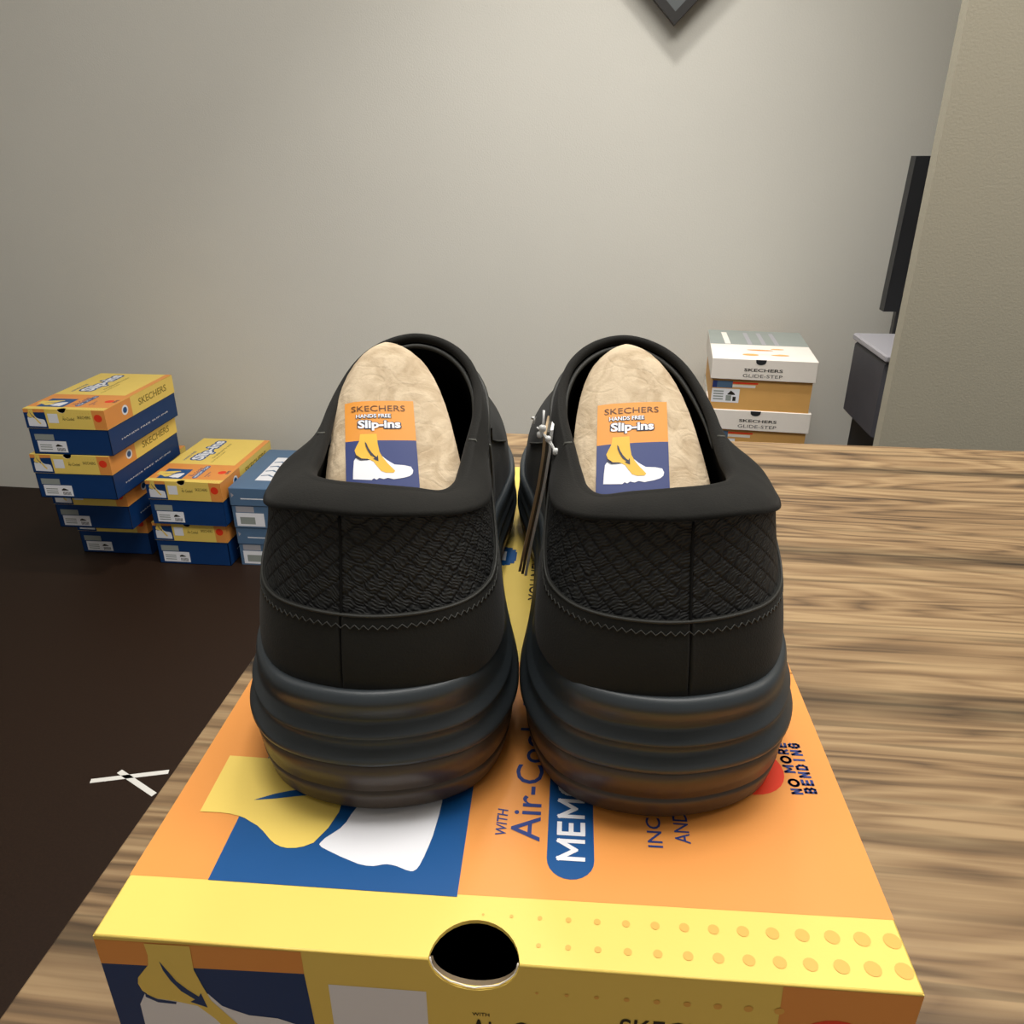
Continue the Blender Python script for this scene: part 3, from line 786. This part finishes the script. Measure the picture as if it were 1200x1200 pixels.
    b.grid(rows, 'inner', flip=not flip)
    b.add(rows[-1], [tuple(range(len(KS)))[::-1] if flip else tuple(range(len(KS)))], 'inner')
    b.build('lining', t_)
    # small loop-end stitches at the collar's ears
    for a0 in (5.0, -5.0):
        b = MB(); c, r, n_, w = ocore(a0)
        b.tube([mir(c+n_*(r*.9)-w*.001), mir(c+n_*(r*.5)+w*(r*.9)), mir(c-n_*(r*.4)+w*(r*.95))], .00045, 'thread', 6)
        b.build('bartack', t_)
    return t_

L_ORG = (-.0400, .171, LZ+.0004); R_ORG = (.0447, .168, LZ+.0004)
left = make_shoe('left of the two black slip-on shoes, heel to the camera, no swing tag', 'left', L_ORG, R(-.6), -.0075)
right = make_shoe('right one of the two black slip-on shoes, with swing tags at its inner side', 'right', R_ORG, R(.4), .0035)

# ------------------------------------------------------------------ moulded inserts with stickers
def make_insert(label, org, cx0, cx1, stick_dx, tilt, shear, rot):
    """pad that leans forward out of the shoe; v=0 at the collar, v=1 at its top"""
    t_ = thing('shoe_insert', label, 'shoe insert', org, 0, None)
    B0 = Vector((cx0, .0455, .0865)); U = Vector((cx1-cx0, .0490, .0345)); LU = U.length; Un = U.normalized()
    Xn = Vector((math.cos(tilt), 0, -math.sin(tilt))); N = Xn.cross(Un).normalized()
    if N.y > 0: N = -N
    Xn = Un.cross(N).normalized()
    if Xn.x < 0: Xn = -Xn
    def hw(v):
        if v <= 0: return .0215+.014*v
        return .0215*(1-.25*v)*max(0, 1-v**4)**.5
    def front(x, v):                       # gently domed front face
        w = max(hw(v), 1e-5); k = min(1, abs(x)/w)
        return B0+Un*(LU*v)+Xn*x-N*(.0035*k**5)+N*(.0010*(1-k*k))-N*(.0035*max(0, (v-.8)/.2)**3)
    b = MB(); rows = []; n = 40
    vlist = [-.36, -.3, -.2, -.05, .1, .25, .4, .52, .63, .72, .80, .86, .91, .945, .97, .985, .995, .9995]
    for v in vlist:
        row = []; w = hw(v); th = .013*min(1, (w/.012))
        for k in range(n):
            a = 2*math.pi*k/n; ca, sa = math.cos(a), math.sin(a)
            ex = lambda c, p: math.copysign(abs(c)**p, c)
            x = w*ex(ca, .62)
            if sa >= 0: p = front(x, v)
            else: p = front(x, v)-N*(th*abs(sa)**.6)
            row.append(p)
        rows.append(row)
    b.grid(rows, 'pulp', flip=True); b.add(rows[-1], [tuple(range(n))[::-1]], 'pulp', True); b.add(rows[0], [tuple(range(n))], 'pulp')
    b.build('moulded_form', t_, label='tan moulded pulp form')
    # crease marks are pressed into the form: thin grooves
    # sticker
    s = MB(); sw = .0218
    v_top = .535
    def fn(x, y, h):                       # x in 0..1 across, y in sticker widths, negative downwards
        X = (x-.5+shear*y)*sw+stick_dx; v = v_top+(y+rot*(x-.5))*sw/LU
        return front(X, v)+N*(.00025+h)
    def X(p): return ((p[0]-165)/510, (545-p[1])/510/.80)
    gx = 8; gy = 14
    def patch(y0, y1, m, h):
        rows_ = [[fn(i/gx, y0+(y1-y0)*j/gy, h) for i in range(gx+1)] for j in range(gy+1)]
        s.grid(rows_, m, closed=False, flip=False)
    yb = X((0, 835))[1]
    patch(0, yb, 'stick_orange', 0); patch(yb, -1.75, 'stick_navy', 0)
    D = .00012
    def tx(st, x0, y0, x1, y1, m, h, bold, fit=0.0, shear=0):
        a = X((x0, y1)); c = X((x1, y0)); s.text(st, (a[0], a[1], c[0], c[1]), fn, m, h, bold, False, shear, fit)
    tx('SKECHERS', 215, 582, 612, 624, 'brownink', D, .0)
    tx('HANDS FREE', 250, 646, 505, 674, 'darkink', D, .09, .02)
    tx('HANDS FREE', 250, 646, 505, 674, 'paper', 2*D, .02, .02)
    tx('Slip-ins', 262, 690, 572, 768, 'darkink', D, .10, .035)
    tx('Slip-ins', 262, 690, 572, 768, 'paper', 2*D, .035, .035)
    picto(s, fn, X, D, dh=D*.5)
    s.build('sticker', t_, label='orange and navy sticker with white and yellow shoe drawing')
    return t_
make_insert('tan moulded pulp insert standing in the left shoe, orange and navy sticker', L_ORG, .0046, -.0030, -.0030, 0, 0, -.127)
make_insert('tan moulded pulp insert standing in the right shoe, orange and navy sticker', R_ORG, -.0058, -.0062, -.0008, 0, .08, .05)

# ------------------------------------------------------------------ swing tags
tg = thing('swing_tag', 'thin card swing tags seen edge-on, hung by white plastic loop from the right shoe', 'tag', (0, 0, LZ))
def card(pts, y0, y1, th, m, nm, lb):
    b = MB(); rows = []
    for x, z, dy in pts:
        k = .107*(y1-y0); rows.append([(x-th/2, y0+dy, z), (x+th/2, y0+dy, z), (x+k+th/2, y1+dy, z), (x+k-th/2, y1+dy, z)])
    b.grid(rows, m, smooth=False); b.add(rows[0], [(0, 1, 2, 3)], m); b.add(rows[-1], [(3, 2, 1, 0)], m)
    b.build(nm, tg, label=lb)
prof_ = [(.0112, .099, 0), (.0108, .092, .0005), (.0094, .081, .0015), (.0074, .069, .003), (.0050, .055, .005), (.0036, .0455, .006)]
for off, dz, m_, lb in ((-.0010, -.0010, 'tagbeige', 'beige card'), (0, 0, 'tagside', 'dark card'), (.0011, .0006, 'taglight', 'pale card')):
    card([(x+off, z+dz+(0 if i < 5 else -dz*2), dy) for i, (x, z, dy) in enumerate(prof_)], .232, .252, .0009, m_, 'card', lb)
b = MB()
b.tube([(.0098, .232, .106), (.0096, .231, .102), (.0090, .231, .099), (.0105, .231, .098), (.0118, .2305, .0965), (.0130, .229, .0945), (.0145, .227, .092), (.0158, .225, .0895), (.0168, .223, .086)], .0004, 'plastic', 6)
b.tube([(.0078, .232, .1005), (.0088, .2305, .1000), (.0108, .230, .0970), (.0124, .2295, .0950), (.0150, .226, .0925), (.0170, .2235, .087)], .0003, 'plastic', 6)
b.tube([(.0062, .232, .1035), (.0070, .231, .1040), (.0066, .231, .1022)], .0005, 'plastic', 6)
for p, r in (((.0094, .231, .1005), .0012), ((.0112, .2305, .0972), .0010), ((.0136, .2285, .0938), .0011), ((.0086, .231, .0985), .0010)):
    b.tube([(p[0], p[1], p[2]-r), (p[0], p[1], p[2]-r*.5), (p[0], p[1], p[2]+r*.5), (p[0], p[1], p[2]+r)], [r*.4, r, r, r*.4], 'plastic', 8)
b.build('string', tg, label='white plastic loop with knots')

# ------------------------------------------------------------------ floor marks, wall picture, dark cases at right
def strip(p0, p1, w, lb):
    b = MB(); a = Vector(p0); c = Vector(p1); d = (c-a).normalized(); n = Vector((-d.y, d.x))*w/2
    q = [a+n, a-n, c-n, c+n]
    b.prism([tuple(v) for v in (q[1], q[2], q[3], q[0])], lambda x, y, h: (x, y, .0006+h), .0005, 'tape')
    tag(b.build('tape_strip'), lb, 'tape strip')
strip((-.74, 1.060), (-.612, 1.083), .010, 'upper white strip of tape on the dark floor at left of the table')
strip((-.70, 1.084), (-.615, 1.028), .010, 'lower slanting white strip of tape on the dark floor at left of the table')

pf = thing('picture_frame', 'black square picture frame hung as a diamond high on the wall', 'picture frame', (.378, 2.138, 1.276), YAW)
def diamond(r0, r1, y0, y1, m, nm):
    b = MB(); rows = []
    for r, y in ((r1, y1), (r0, y1), (r0, y0), (r1, y0), (r1, y1)):
        rows.append([(0, y, .15-r), (r, y, .15), (0, y, .15+r), (-r, y, .15)])
    b.grid(rows, m, smooth=False); return b.build(nm, pf)
diamond(.150, .124, -.022, .004, 'frame', 'frame_border')
b = MB(); b.prism([(0, .024), (.126, .15), (0, .276), (-.126, .15)], lambda x, y, h: (x, -.008-h, y), .006, 'slate'); b.build('picture_panel', pf)

cs = thing('storage_case', 'charcoal case with pale top edge behind the wall corner at right', 'case', (.752, 1.56, 0), R(-6))
b = MB(); b.cham((.018, .02, 0), (.30, .20, .455), 'darkgrey', .006); b.build('plinth', cs)
b = MB(); b.cham((0, 0, .455), (.32, .22, .622), 'charcoal', .008); b.build('body', cs)
b = MB(); b.cham((-.004, -.004, .622), (.324, .224, .636), 'palegrey', .003); b.build('rim', cs, label='pale grey rim')
b = MB(); b.cham((.020, -.010, .535), (.036, .001, .560), 'palegrey', .002); b.build('latch', cs, label='pale grey latch')
sc = thing('screen_panel', 'dark grey upright panel leaning by the wall corner at the right edge', 'panel', (.838, 1.80, 0), R(-6))
b = MB(); b.hull([(x, y, z) for x, z in ((0, .68), (.006, 1.0), (.5, 1.0), (.5, .68)) for y in (0, .03)], 'darkgrey'); b.build('panel', sc)
for x in (.03, .44):
    b = MB(); b.cham((x, .005, 0), (x+.03, .025, .72), 'metal', .002); b.build('leg', sc)
